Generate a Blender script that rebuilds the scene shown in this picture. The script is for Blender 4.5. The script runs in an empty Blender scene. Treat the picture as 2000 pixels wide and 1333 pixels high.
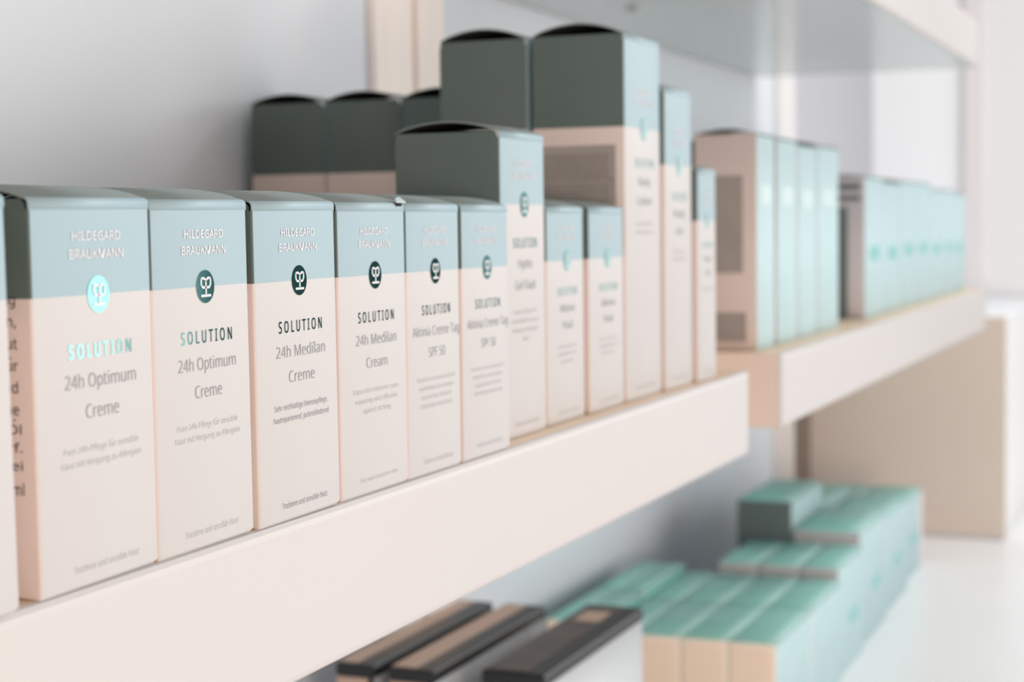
import bpy, bmesh, math, random
from mathutils import Vector, Matrix
from mathutils.geometry import tessellate_polygon

random.seed(7)
SC = bpy.context.scene
COL = SC.collection
U = 0.28            # one layout unit in metres (a small carton is 0.2 units wide)
Z0 = 4.64           # layout height of the shelf datum above the floor


def P(x, y, z):
    return Vector((x * U, y * U, (z + Z0) * U))


# ------------------------------------------------------------------ camera
cam = bpy.data.cameras.new('camera')
cam.sensor_width = 36.0
cam.lens = 36.0 * 3382.26 / 2000.0
cam.clip_start = 0.02
cam.clip_end = 60
right = Vector((0.37521301, -0.9268418, -0.01339661))
down = Vector((-0.06616952, -0.01236612, -0.99773176))
fwd = Vector((0.92457385, 0.37524838, -0.06596861))
rot = Matrix((right, -down, -fwd)).transposed()
co = bpy.data.objects.new('camera', cam)
COL.objects.link(co)
co.matrix_world = Matrix.Translation(P(0, -1, 0)) @ rot.to_4x4()
cam.dof.use_dof = True
cam.dof.focus_distance = 2.0 * U
cam.dof.aperture_fstop = 12.5
SC.camera = co

# ------------------------------------------------------------------ light
SC.view_settings.view_transform = 'Standard'
SC.view_settings.look = 'None'
SC.view_settings.gamma = 1.0
SC.view_settings.exposure = 0.0
SC.view_settings.use_curve_mapping = False
world = bpy.data.worlds.new('room_light')
SC.world = world
world.use_nodes = True
wn = world.node_tree
bg = wn.nodes['Background']
bg.inputs[1].default_value = 0.43
# the room around the shelves: warm lamps towards the left, neutral daylight towards the right
w_tc = wn.nodes.new('ShaderNodeTexCoord')
w_sep = wn.nodes.new('ShaderNodeSeparateXYZ')
w_rng = wn.nodes.new('ShaderNodeMapRange')
w_rng.inputs['From Min'].default_value = -0.8
w_rng.inputs['From Max'].default_value = 0.5
w_mix = wn.nodes.new('ShaderNodeMix')
w_mix.data_type = 'RGBA'
w_mix.inputs[6].default_value = (1.0, 0.91, 0.85, 1)
w_mix.inputs[7].default_value = (0.97, 0.985, 1.0, 1)
wn.links.new(w_tc.outputs['Generated'], w_sep.inputs[0])
wn.links.new(w_sep.outputs['X'], w_rng.inputs['Value'])
wn.links.new(w_rng.outputs[0], w_mix.inputs[0])
wn.links.new(w_mix.outputs[2], bg.inputs[0])


# daylight from the shop window ahead on the right
sun = bpy.data.lights.new('window_daylight', 'SUN')
sun.energy = 1.25
sun.angle = math.radians(18)
sun.color = (1.0, 0.985, 0.97)
so = bpy.data.objects.new('window_daylight', sun)
COL.objects.link(so)
so.location = P(14, -6, 6)
so.rotation_euler = Vector((-0.83, 0.45, -0.22)).to_track_quat('-Z', 'Y').to_euler()

# tall shop window opposite the far shelf bay
win = bpy.data.lights.new('shop_window', 'AREA')
win.shape = 'RECTANGLE'
win.size, win.size_y = 9.0 * U, 5.0 * U
win.energy = 19.0
win.color = (0.95, 0.985, 1.0)
wo = bpy.data.objects.new('shop_window', win)
COL.objects.link(wo)
wo.location = P(5.22, -5.5, -0.8)
wo.rotation_euler = (P(4.95, 1.0, -0.8) - P(5.22, -5.5, -0.8)).to_track_quat('-Z', 'Y').to_euler()

# fill light added behind and left of the viewer to brighten the fronts
lfill = bpy.data.lights.new('fill_light_left', 'AREA')
lfill.shape = 'RECTANGLE'
lfill.size, lfill.size_y = 5.0 * U, 3.0 * U
lfill.energy = 3.5
lfill.color = (1.0, 0.985, 0.96)
lfo = bpy.data.objects.new('fill_light_left', lfill)
COL.objects.link(lfo)
lfo.location = P(-0.5, -6.5, -0.2)
lfo.rotation_euler = (P(3.5, 1.0, -0.5) - P(-0.5, -6.5, -0.2)).to_track_quat('-Z', 'Y').to_euler()

# warm light added low on the left to brighten the left-facing ends
lamp = bpy.data.lights.new('warm_low_fill', 'AREA')
lamp.shape = 'DISK'
lamp.size = 2.0 * U
lamp.energy = 15.5
lamp.color = (1.0, 0.80, 0.66)
lo = bpy.data.objects.new('warm_low_fill', lamp)
COL.objects.link(lo)
lo.location = P(-2.5, -5.0, -0.95)
lo.rotation_euler = (P(5.0, 0.3, -0.9) - P(-2.5, -5.0, -0.95)).to_track_quat('-Z', 'Y').to_euler()

# fill light added above the far end of the counter to brighten its top
cfill = bpy.data.lights.new('counter_fill', 'AREA')
cfill.shape = 'DISK'
cfill.size = 1.6 * U
cfill.energy = 9.0
cfill.color = (0.97, 0.985, 1.0)
clo = bpy.data.objects.new('counter_fill', cfill)
COL.objects.link(clo)
clo.location = P(8.0, -1.9, 3.4)

# ------------------------------------------------------------------ materials


def mat(name, col, rough=0.55, spec=0.4, metal=0.0, noise=0.0, scale=40.0, bump=0.0, stretch=None):
    m = bpy.data.materials.new(name)
    m.use_nodes = True
    nt = m.node_tree
    b = nt.nodes['Principled BSDF']
    b.inputs['Base Color'].default_value = (*col, 1)
    b.inputs['Roughness'].default_value = rough
    b.inputs['Specular IOR Level'].default_value = spec
    b.inputs['Metallic'].default_value = metal
    if noise or bump:
        tc = nt.nodes.new('ShaderNodeTexCoord')
        mp = nt.nodes.new('ShaderNodeMapping')
        if stretch:
            mp.inputs['Scale'].default_value = stretch
        nz = nt.nodes.new('ShaderNodeTexNoise')
        nz.inputs['Scale'].default_value = scale
        nz.inputs['Detail'].default_value = 6
        nt.links.new(tc.outputs['Object'], mp.inputs['Vector'])
        nt.links.new(mp.outputs[0], nz.inputs['Vector'])
        if noise:
            rp = nt.nodes.new('ShaderNodeValToRGB')
            lo = tuple(max(0, c * (1 - noise)) for c in col)
            hi = tuple(min(1, c * (1 + noise)) for c in col)
            rp.color_ramp.elements[0].position = 0.3
            rp.color_ramp.elements[1].position = 0.7
            rp.color_ramp.elements[0].color = (*lo, 1)
            rp.color_ramp.elements[1].color = (*hi, 1)
            nt.links.new(nz.outputs[0], rp.inputs[0])
            nt.links.new(rp.outputs[0], b.inputs['Base Color'])
        if bump:
            bp = nt.nodes.new('ShaderNodeBump')
            bp.inputs['Strength'].default_value = bump
            bp.inputs['Distance'].default_value = 0.001
            nt.links.new(nz.outputs[0], bp.inputs['Height'])
            nt.links.new(bp.outputs[0], b.inputs['Normal'])
    return m


M = dict(
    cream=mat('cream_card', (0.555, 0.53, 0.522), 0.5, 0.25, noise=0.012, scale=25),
    cream_side=mat('cream_card_warm_lit', (0.69, 0.575, 0.53), 0.55, 0.3, noise=0.02, scale=25),  # cream card again, warm side light put into the colour
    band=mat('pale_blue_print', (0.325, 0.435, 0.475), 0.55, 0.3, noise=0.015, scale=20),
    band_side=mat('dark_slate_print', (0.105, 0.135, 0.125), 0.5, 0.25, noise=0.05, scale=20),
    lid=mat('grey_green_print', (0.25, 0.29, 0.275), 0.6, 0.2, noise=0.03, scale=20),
    inside=mat('carton_inside_shade', (0.03, 0.03, 0.03), 0.9, 0.0),  # near-black stands for the shade inside the hollow carton
    white_print=mat('white_print', (0.68, 0.655, 0.675), 0.5),
    dark_ink=mat('dark_green_ink', (0.010, 0.040, 0.043), 0.5, 0.2),
    grey_ink=mat('grey_ink', (0.27, 0.28, 0.29), 0.6),
    pale_ink=mat('pale_grey_ink', (0.50, 0.48, 0.48), 0.6),
    black_ink=mat('black_ink', (0.03, 0.035, 0.035), 0.6),
    brown_ink=mat('brown_grey_ink', (0.16, 0.145, 0.125), 0.6),
    foil=mat('teal_foil_print', (0.30, 0.74, 0.72), 0.07, 0.5, metal=1.0),
    foil_teal=mat('teal_ink', (0.16, 0.50, 0.48), 0.35, 0.5, noise=0.05, scale=60),
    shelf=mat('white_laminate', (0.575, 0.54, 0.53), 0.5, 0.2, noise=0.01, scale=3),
    shelf_top=mat('warm_bounce_top', (0.82, 0.64, 0.47), 0.5, 0.3, noise=0.02, scale=6),  # white shelf, warm bounce light put into the top colour
    shelf_end=mat('peach_end_face', (0.80, 0.645, 0.55), 0.5, 0.3),  # peach colour on the shelf end faces
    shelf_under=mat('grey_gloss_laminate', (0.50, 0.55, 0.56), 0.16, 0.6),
    counter=mat('white_counter', (0.92, 0.92, 0.92), 0.3, 0.4, noise=0.01, scale=2),
    wall=mat('grey_white_paint', (0.72, 0.755, 0.80), 0.8, 0.2, noise=0.012, scale=4, bump=0.05),
    wall_white=mat('white_paint', (0.93, 0.95, 0.97), 0.8, 0.2, noise=0.01, scale=4),
    wall_pink=mat('pinkish_paint', (0.78, 0.74, 0.74), 0.8, 0.2),
    wall_grey=mat('dimmed_wall_grey', (0.53, 0.53, 0.56), 0.8, 0.2, noise=0.01, scale=4),  # back wall continued, dimmer light put into a greyer colour
    wall_pale=mat('pale_grey_paint', (0.80, 0.795, 0.795), 0.8, 0.2, noise=0.01, scale=4),
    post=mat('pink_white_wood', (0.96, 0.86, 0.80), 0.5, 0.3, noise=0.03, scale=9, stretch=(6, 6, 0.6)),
    post_dark=mat('shaded_post_wood', (0.17, 0.125, 0.10), 0.5, 0.3, noise=0.15, scale=9, stretch=(6, 6, 0.6)),  # post wood with the shade under the far shelf put into its colour
    beige=mat('warm_shaded_side', (0.70, 0.60, 0.52), 0.55, 0.3, noise=0.03, scale=3),  # side of the white cabinet, warm shading put into the colour
    teal_front=mat('light_teal_card', (0.46, 0.60, 0.62), 0.6, 0.2, noise=0.03, scale=30),
    teal_top=mat('deep_teal_card', (0.31, 0.66, 0.595), 0.45, 0.4, noise=0.10, scale=30),
    teal_edge=mat('bright_teal_card', (0.50, 0.82, 0.76), 0.5, 0.3),
    patch=mat('pale_blue_patch', (0.54, 0.66, 0.67), 0.5, 0.3),
    salmon=mat('salmon_card', (0.93, 0.75, 0.60), 0.55, 0.3, noise=0.02, scale=30),
    salmon_frame=mat('pale_salmon_card', (0.94, 0.80, 0.67), 0.55, 0.3),
    taupe_print=mat('taupe_print', (0.33, 0.29, 0.265), 0.6, 0.3, noise=0.06, scale=60),
    slate=mat('slate_card', (0.13, 0.16, 0.16), 0.5, 0.3, noise=0.05, scale=30),
    lilac=mat('lilac_grey_card', (0.58, 0.555, 0.575), 0.5, 0.3, noise=0.02, scale=30),
    black=mat('black_card', (0.012, 0.013, 0.014), 0.4, 0.4),
    window_white=mat('white_card', (0.52, 0.545, 0.565), 0.4, 0.3),
    bark=mat('dark_brown_card', (0.10, 0.082, 0.07), 0.45, 0.4, noise=0.4, scale=20),
    tan=mat('tan_card', (0.62, 0.45, 0.35), 0.5, 0.3, noise=0.05, scale=20),
    steel=mat('grey_metal', (0.5, 0.52, 0.52), 0.4, 0.5, metal=0.3),
    door=mat('dark_green_paint', (0.045, 0.06, 0.06), 0.7, 0.1),  # colour of the added dark panel that the foil mirrors
    floor=mat('pale_floor', (0.70, 0.68, 0.66), 0.5, 0.3, noise=0.03, scale=2),
)

# ------------------------------------------------------------------ helpers


def link(name, bm, mats, parent=None, loc=None):
    bmesh.ops.recalc_face_normals(bm, faces=bm.faces[:])
    me = bpy.data.meshes.new(name)
    bm.to_mesh(me)
    bm.free()
    for m in (mats if isinstance(mats, (list, tuple)) else [mats]):
        me.materials.append(m)
    o = bpy.data.objects.new(name, me)
    COL.objects.link(o)
    if parent:
        o.parent = parent
    if loc:
        o.location = loc
    return o


def tag(o, label, cat, group=None):
    o['label'] = label
    o['category'] = cat
    if group:
        o['group'] = group
    return o


def struct(o, label=None):
    o['kind'] = 'structure'
    if label:
        o['label'] = label
    return o


def thing(name, label, cat, x, y, z, group=None, rz=0.0, ry=0.0):
    o = bpy.data.objects.new(name, None)
    o.empty_display_size = 0.02
    COL.objects.link(o)
    o.location = P(x, y, z)
    o.rotation_euler = (0, ry, rz)
    return tag(o, label, cat, group)


def bx(bm, x0, x1, y0, y1, z0, z1, mi=0, bevel=0.0, world=False):
    """a box in layout units (local), optionally bevelled"""
    f = P if world else (lambda a, b, c: Vector((a * U, b * U, c * U)))
    vs = [bm.verts.new(f(x, y, z)) for z in (z0, z1) for (x, y) in ((x0, y0), (x1, y0), (x1, y1), (x0, y1))]
    q = [(0, 3, 2, 1), (4, 5, 6, 7), (0, 1, 5, 4), (1, 2, 6, 5), (2, 3, 7, 6), (3, 0, 4, 7)]
    fs = []
    for i in q:
        fc = bm.faces.new([vs[k] for k in i])
        fc.material_index = mi
        fs.append(fc)
    if bevel:
        es = list({e for fc in fs for e in fc.edges})
        bmesh.ops.bevel(bm, geom=es, offset=bevel * U, segments=2, profile=0.5, affect='EDGES')
    return fs


def wbox(name, x0, x1, y0, y1, z0, z1, m, bevel=0.0, parent=None):
    bm = bmesh.new()
    bx(bm, x0, x1, y0, y1, z0, z1, 0, bevel, world=parent is None)
    return link(name, bm, m, parent)


GLYPHS = '''\
,180|42 -87 28 -87 34 -61 40 -33 47 -3 53 28 58 55 61 78 82 78 103 78 124 78 126 75 127 73 129 71 123 47 115 21 104 -8 93 -36 82 -62 71 -87 57 -87
-216|81 154 27 154 27 171 27 189 27 206 81 206 135 206 189 206 189 189 189 171 189 154 135 154
.180|101 -9 89 -9 78 -9 69 -6 60 1 52 9 48 20 48 36 48 53 52 64 60 71 69 78 78 81 89 81 101 81 111 78 119 71 127 64 132 53 132 36 132 20 127 9 119 1 111 -6
0384|230 -7 191 -7 137 -7 97 15 72 59 46 102 33 163 33 240 33 292 38 337 49 373 59 410 76 438 99 458 123 477 153 487 191 487 245 487 285 465 312 422 338 379 351 318 351 240 351 189 346 145 335 108 324 71 307 43 284 23 261 3|155 44 191 44 227 44 253 60 268 92 284 125 291 174 291 240 291 306 284 355 268 388 253 420 227 437 191 437 155 437 130 420 115 388 100 355 92 306 92 240 92 175 100 125 115 93 130 60
1384|200 0 181 0 181 112 181 223 181 335 181 354 181 370 181 381 182 393 182 405 183 418 176 411 170 405 164 400 158 395 151 388 142 381 125 367 108 353 91 339 80 352 70 366 60 379 103 412 146 446 189 480 206 480 222 480 238 480 238 320 238 160 238 0 219 0
2384|138 0 32 0 32 16 32 33 32 49 74 91 116 134 158 176 182 200 202 222 219 240 236 259 248 278 257 296 265 314 269 334 269 355 269 382 261 402 246 415 230 429 210 436 185 436 161 436 141 432 123 424 106 416 88 405 69 390 59 403 48 417 38 430 56 445 78 459 102 470 127 481 154 486 185 486 229 486 265 475 291 452 317 430 330 398 330 359 330 334 325 310 314 288 304 267 290 245 271 224 253 202 231 179 207 155 173 122 140 89 107 56 107 56 107 55 107 54 188 54 268 54 349 54 349 36 349 18 349 0 244 0
3384|204 -7 162 -7 137 -7 113 -5 92 -1 71 3 50 10 30 19 30 38 30 56 30 75 50 65 72 57 95 51 119 46 141 43 163 43 206 43 237 51 256 68 275 85 284 108 284 138 284 168 272 189 249 202 225 216 192 222 150 222 134 222 119 222 103 222 103 239 103 256 103 273 119 273 135 273 150 273 190 273 220 281 240 298 260 314 271 336 271 363 271 387 263 405 247 417 231 430 210 437 183 437 157 437 135 433 117 425 99 418 80 408 62 396 53 410 43 423 33 437 50 450 71 462 96 471 122 481 150 486 183 486 233 486 270 475 294 453 319 430 331 402 331 367 331 335 322 309 304 290 286 271 262 259 232 253 232 252 232 251 232 250 270 245 299 233 318 214 336 194 346 168 346 136 346 109 339 84 326 62 313 40 293 24 266 11 239 -1
4384|263 0 244 0 244 36 244 73 244 109 167 109 91 109 14 109 14 126 14 142 14 159 89 267 165 375 240 482 260 482 281 482 301 482 301 375 301 269 301 162 324 162 347 162 371 162 371 144 371 126 371 109 347 109 324 109 301 109 301 73 301 36 301 0 282 0|120 230 72 162 129 162 186 162 244 162 244 212 244 263 244 313 244 336 244 356 245 372 245 389 246 404 247 419 246 419 245 419 244 419 241 411 236 401 231 392 226 382 221 373 216 367 168 298
5384|223 -7 167 -7 142 -7 119 -4 97 0 75 4 57 11 42 19 42 38 42 57 42 75 58 65 78 58 101 52 124 46 146 44 167 44 203 44 231 52 253 69 275 86 285 112 285 147 285 178 276 202 257 219 237 236 207 244 165 244 153 244 138 243 122 241 106 239 93 237 83 234 73 241 64 247 54 253 60 329 66 404 72 480 152 480 232 480 312 480 312 462 312 444 312 426 249 426 186 426 122 426 118 379 115 333 111 287 118 288 129 290 142 291 155 293 169 294 185 294 234 294 273 282 302 257 331 233 346 198 346 153 346 103 330 64 299 36 267 7
6384|247 -7 200 -7 170 -7 142 1 118 16 93 31 73 55 59 86 44 117 37 157 37 205 37 239 40 273 46 307 52 340 63 370 79 397 95 424 117 446 146 462 174 478 211 486 257 486 266 486 276 486 288 485 299 484 308 482 316 480 316 463 316 447 316 430 308 433 299 435 288 436 278 437 268 438 258 438 227 438 201 433 181 422 160 412 144 398 132 380 120 362 111 342 106 318 101 295 97 270 96 244 97 244 99 244 100 244 110 259 125 273 143 284 161 295 185 300 214 300 255 300 289 288 314 262 340 237 353 201 353 154 353 104 339 65 311 36 284 8|177 43 199 43 228 43 251 52 268 70 285 88 294 116 294 154 294 185 286 209 271 227 256 245 232 254 201 254 180 254 162 249 146 241 131 232 119 221 110 208 101 194 97 180 97 166 97 147 101 127 108 108 116 89 127 74 142 61 158 49
7384|113 0 91 0 157 142 223 284 288 426 202 426 116 426 30 426 30 444 30 462 30 480 137 480 244 480 351 480 351 464 351 449 351 434 286 289 221 145 156 0 135 0
8384|241 -7 193 -7 142 -7 102 5 75 27 47 50 33 81 33 122 33 144 37 163 47 179 56 195 68 209 83 221 99 233 115 242 132 251 109 264 89 280 73 299 57 318 48 343 48 372 48 397 55 417 67 434 80 451 97 464 118 473 140 482 164 486 191 486 233 486 268 476 295 457 322 437 335 409 335 371 335 352 331 335 323 321 314 307 303 294 289 283 276 272 260 262 244 254 263 244 281 234 298 222 314 210 327 196 336 181 346 165 351 146 351 124 351 84 336 52 308 29 279 5|178 284 194 277 217 287 237 298 253 312 269 326 277 345 277 369 277 392 269 409 253 421 238 433 217 439 191 439 166 439 146 433 130 421 114 409 106 392 106 369 106 353 110 339 118 328 126 317 136 307 150 299 163 291|158 40 192 40 225 40 250 48 267 63 284 79 293 99 293 124 293 147 284 166 265 182 247 197 223 211 192 222 188 224 185 225 181 226 152 214 129 199 114 183 98 167 91 146 91 122 91 98 99 79 116 63 132 48
9384|174 -7 129 -7 120 -7 110 -6 98 -5 86 -4 76 -2 69 0 69 17 69 34 69 50 86 45 106 42 128 42 159 42 185 47 205 57 226 67 242 81 254 99 266 117 275 137 280 161 285 184 289 209 289 235 288 235 287 235 285 235 276 220 261 207 243 196 224 185 200 179 171 179 130 179 97 192 72 217 46 243 34 278 34 324 34 358 40 387 53 411 65 435 83 454 106 467 129 480 156 486 187 486 217 486 245 479 269 463 294 448 313 424 328 393 342 362 349 323 349 275 349 240 346 206 340 173 334 140 323 109 307 82 291 55 269 34 240 17 211 1|153 226 184 226 206 226 224 230 240 239 255 247 268 259 276 272 285 285 289 299 289 314 289 333 286 352 278 371 270 390 259 405 244 418 229 430 210 437 187 437 159 437 136 427 119 409 101 391 92 363 92 325 92 294 100 270 115 252 130 234
:180|101 278 89 278 78 278 69 282 60 289 52 296 48 308 48 324 48 341 52 353 60 359 69 366 78 369 89 369 101 369 111 366 119 359 127 353 132 341 132 324 132 308 127 296 119 289 111 282|101 -9 89 -9 78 -9 69 -6 60 1 52 9 48 20 48 36 48 53 52 64 60 71 69 78 78 81 89 81 101 81 111 78 119 71 127 64 132 53 132 36 132 20 127 9 119 1 111 -6
A429|20 0 0 0 62 161 125 321 187 482 206 482 224 482 242 482 304 321 366 161 428 0 408 0 387 0 366 0 347 49 328 99 308 148 245 148 182 148 118 148 99 99 80 49 61 0 41 0|156 251 138 202 189 202 240 202 290 202 272 251 254 299 236 347 235 351 233 357 230 367 227 376 224 386 221 396 218 406 215 414 214 419 210 405 207 392 203 378 199 365 195 355 193 347 175 299
B437|121 0 65 0 65 160 65 320 65 480 111 480 156 480 202 480 262 480 307 471 338 453 369 435 384 405 384 361 384 332 376 309 361 290 345 272 322 260 293 255 293 253 293 252 293 251 313 248 331 242 348 234 364 225 377 213 386 197 396 182 400 161 400 136 400 93 385 59 356 36 326 12 285 0 234 0 178 0|126 326 126 275 155 275 185 275 214 275 255 275 284 282 299 295 314 308 322 328 322 354 322 380 312 399 294 411 275 422 246 428 205 428 178 428 152 428 126 428 126 377|126 109 126 51 158 51 190 51 222 51 265 51 294 59 311 76 328 92 336 114 336 141 336 166 327 186 310 202 293 217 262 225 218 225 187 225 156 225 126 225 126 167
C424|288 -7 261 -7 212 -7 172 3 139 24 106 44 82 72 65 109 49 147 41 190 41 240 41 289 50 331 67 368 85 405 111 434 146 455 180 476 222 486 271 486 322 486 366 477 404 458 396 441 388 424 379 407 365 414 348 420 330 425 312 430 292 433 271 433 219 433 179 416 149 381 120 347 105 300 105 240 105 180 119 133 146 98 174 64 215 46 270 46 291 46 311 48 330 52 349 55 367 60 385 65 385 48 385 30 385 13 367 6 348 1 329 -2 310 -5
D490|110 0 65 0 65 160 65 320 65 480 114 480 164 480 213 480 261 480 303 471 338 453 374 435 401 408 420 374 440 339 449 296 449 244 449 163 427 102 383 61 339 20 278 0 199 0 154 0|126 177 126 52 147 52 169 52 191 52 321 52 385 115 385 242 385 306 370 353 338 383 307 413 262 428 204 428 178 428 152 428 126 428 126 302
E373|154 0 65 0 65 160 65 320 65 480 154 480 244 480 333 480 333 462 333 444 333 426 264 426 195 426 126 426 126 377 126 327 126 277 191 277 256 277 321 277 321 259 321 242 321 224 256 224 191 224 126 224 126 167 126 110 126 53 195 53 264 53 333 53 333 35 333 18 333 0 244 0
F349|85 0 65 0 65 160 65 320 65 480 154 480 244 480 333 480 333 462 333 444 333 426 264 426 195 426 126 426 126 370 126 313 126 257 191 257 255 257 320 257 320 239 320 221 320 203 255 203 191 203 126 203 126 136 126 68 126 0 105 0
G489|304 -7 271 -7 221 -7 179 3 145 23 111 43 85 72 67 108 50 145 41 189 41 240 41 290 51 333 71 370 90 407 119 435 155 456 192 476 237 486 289 486 316 486 342 484 366 479 390 474 412 467 433 458 425 441 417 423 410 406 393 413 374 420 352 425 331 430 309 433 286 433 229 433 184 416 152 381 120 347 104 300 104 240 104 202 110 168 123 139 135 109 154 87 181 70 207 54 242 46 285 46 306 46 324 47 338 49 353 51 367 54 379 57 379 105 379 152 379 199 344 199 308 199 273 199 273 217 273 235 273 253 329 253 384 253 439 253 439 175 439 96 439 18 413 10 387 3 361 -1 334 -5
H498|85 0 65 0 65 160 65 320 65 480 85 480 105 480 126 480 126 412 126 344 126 277 208 277 289 277 371 277 371 344 371 412 371 480 392 480 412 480 432 480 432 320 432 160 432 0 412 0 392 0 371 0 371 75 371 149 371 224 289 224 208 224 126 224 126 149 126 75 126 0 105 0
I228|85 0 27 0 27 12 27 23 27 35 46 39 64 43 83 48 83 176 83 303 83 431 64 436 46 440 27 445 27 456 27 468 27 480 85 480 142 480 200 480 200 468 200 456 200 445 181 440 163 436 144 431 144 303 144 176 144 48 163 43 181 39 200 35 200 23 200 12 200 0 142 0
J183|35 -128 -3 -128 -13 -128 -23 -127 -31 -125 -39 -124 -46 -122 -52 -119 -52 -102 -52 -85 -52 -68 -45 -70 -38 -71 -30 -73 -21 -74 -13 -75 -4 -75 7 -75 18 -72 28 -68 38 -63 46 -56 52 -44 59 -33 62 -17 62 3 62 162 62 321 62 480 82 480 102 480 122 480 122 322 122 165 122 7 122 -39 111 -73 88 -95 65 -117
K416|85 0 65 0 65 160 65 320 65 480 85 480 105 480 126 480 126 401 126 322 126 243 139 258 153 274 167 289 181 304 194 319 208 334 251 383 295 431 338 480 361 480 385 480 408 480 345 410 282 340 218 271 284 180 350 90 416 0 392 0 368 0 345 0 288 76 231 153 175 229 158 215 142 200 126 186 126 124 126 62 126 0 105 0
L352|155 0 65 0 65 160 65 320 65 480 85 480 105 480 126 480 126 338 126 196 126 54 195 54 265 54 335 54 335 36 335 18 335 0 245 0
M609|84 0 65 0 65 160 65 320 65 480 95 480 125 480 154 480 204 349 253 218 302 87 303 87 304 87 305 87 355 218 405 349 455 480 485 480 514 480 544 480 544 320 544 160 544 0 524 0 504 0 484 0 484 98 484 197 484 295 484 318 485 341 486 364 487 387 488 405 489 420 488 420 487 420 486 420 433 280 380 140 326 0 310 0 293 0 277 0 224 140 171 280 119 420 118 420 117 420 116 420 118 407 119 388 120 364 120 341 121 316 121 291 121 194 121 97 121 0 102 0
N510|84 0 65 0 65 160 65 320 65 480 88 480 112 480 135 480 220 347 306 215 391 83 392 83 393 83 394 83 393 90 393 101 392 115 391 129 391 145 390 162 389 179 389 195 389 209 389 299 389 389 389 480 408 480 426 480 445 480 445 320 445 160 445 0 422 0 398 0 375 0 289 133 204 266 118 398 117 398 116 398 116 398 117 383 118 363 119 340 120 317 121 293 121 268 121 179 121 89 121 0 102 0
O525|311 -7 263 -7 213 -7 172 4 139 24 106 45 81 74 65 111 49 148 41 191 41 241 41 290 49 333 65 370 81 407 106 435 139 456 172 477 213 487 263 487 311 487 351 477 384 456 417 436 442 407 458 370 475 333 484 290 484 240 484 191 475 147 458 110 442 74 417 45 384 24 351 4|208 46 263 46 317 46 357 63 382 98 407 132 420 180 420 240 420 301 407 348 382 382 357 417 317 434 263 434 209 434 169 417 143 382 118 348 105 301 105 240 105 180 118 132 143 98 169 63
P406|85 0 65 0 65 160 65 320 65 480 107 480 150 480 192 480 255 480 300 467 329 443 358 418 372 383 372 338 372 312 366 287 354 264 342 241 322 223 294 208 267 194 229 187 181 187 162 187 144 187 126 187 126 124 126 62 126 0 105 0|126 302 126 238 142 238 158 238 174 238 220 238 254 246 276 261 298 275 310 300 310 336 310 367 300 390 280 405 260 420 229 428 187 428 166 428 146 428 126 428 126 365
Q525|401 -114 372 -114 341 -78 310 -42 279 -6 275 -6 272 -7 270 -7 268 -7 265 -7 263 -7 213 -7 172 4 139 24 106 45 81 74 65 111 49 148 41 191 41 241 41 290 49 333 65 370 81 407 106 435 139 456 172 477 213 487 263 487 311 487 351 477 384 456 417 436 442 407 458 370 475 333 484 290 484 240 484 182 472 132 448 91 425 49 390 21 344 5 382 -34 420 -74 459 -114 430 -114|208 46 263 46 317 46 357 63 382 98 407 132 420 180 420 240 420 301 407 348 382 382 357 417 317 434 263 434 209 434 169 417 143 382 118 348 105 301 105 240 105 180 118 132 143 98 169 63
R418|85 0 65 0 65 160 65 320 65 480 109 480 153 480 197 480 257 480 301 468 329 446 358 423 372 389 372 343 372 318 367 296 358 279 349 262 337 249 322 239 307 229 292 221 276 215 320 143 364 72 408 0 384 0 361 0 337 0 298 66 260 132 221 198 189 198 157 198 126 198 126 132 126 66 126 0 105 0|126 308 126 249 150 249 173 249 197 249 236 249 265 257 283 272 301 288 310 310 310 340 310 372 300 394 281 407 263 421 233 427 194 427 171 427 148 427 126 427 126 368
S369|218 -7 166 -7 139 -7 114 -5 91 -1 69 3 49 9 34 16 34 35 34 55 34 74 50 67 70 60 94 54 118 49 143 46 169 46 204 46 231 53 249 66 268 80 277 99 277 123 277 139 273 152 267 163 260 173 248 183 232 192 216 202 193 211 164 222 123 236 92 255 72 276 51 298 40 327 40 364 40 390 47 411 60 429 73 448 91 462 114 471 137 481 163 486 193 486 220 486 244 484 266 479 288 474 308 467 326 459 319 442 313 425 307 408 290 415 272 421 253 426 233 431 213 433 192 433 162 433 139 427 124 414 109 401 101 384 101 363 101 347 105 334 111 323 118 312 129 303 144 294 160 286 180 276 206 267 234 256 258 245 278 233 297 222 312 207 322 191 332 174 337 153 337 128 337 86 322 53 291 29 260 5
T373|177 0 156 0 156 142 156 284 156 426 107 426 57 426 7 426 7 444 7 462 7 480 126 480 246 480 366 480 366 462 366 444 366 426 316 426 267 426 217 426 217 284 217 142 217 0 197 0
U491|286 -7 243 -7 184 -7 138 10 107 42 76 74 60 117 60 171 60 274 60 377 60 480 81 480 101 480 121 480 121 376 121 272 121 169 121 130 131 99 152 78 173 56 204 46 246 46 290 46 321 57 341 80 360 103 370 133 370 169 370 273 370 376 370 480 390 480 410 480 430 480 430 376 430 273 430 169 430 136 423 106 410 80 396 53 376 32 348 16 321 1
V403|191 0 171 0 114 160 57 320 0 480 21 480 42 480 63 480 99 377 135 274 171 172 178 152 184 134 189 117 194 99 198 83 201 67 205 83 209 99 214 117 218 134 225 153 232 173 268 275 303 377 339 480 360 480 382 480 403 480 346 320 289 160 232 0 212 0
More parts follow.
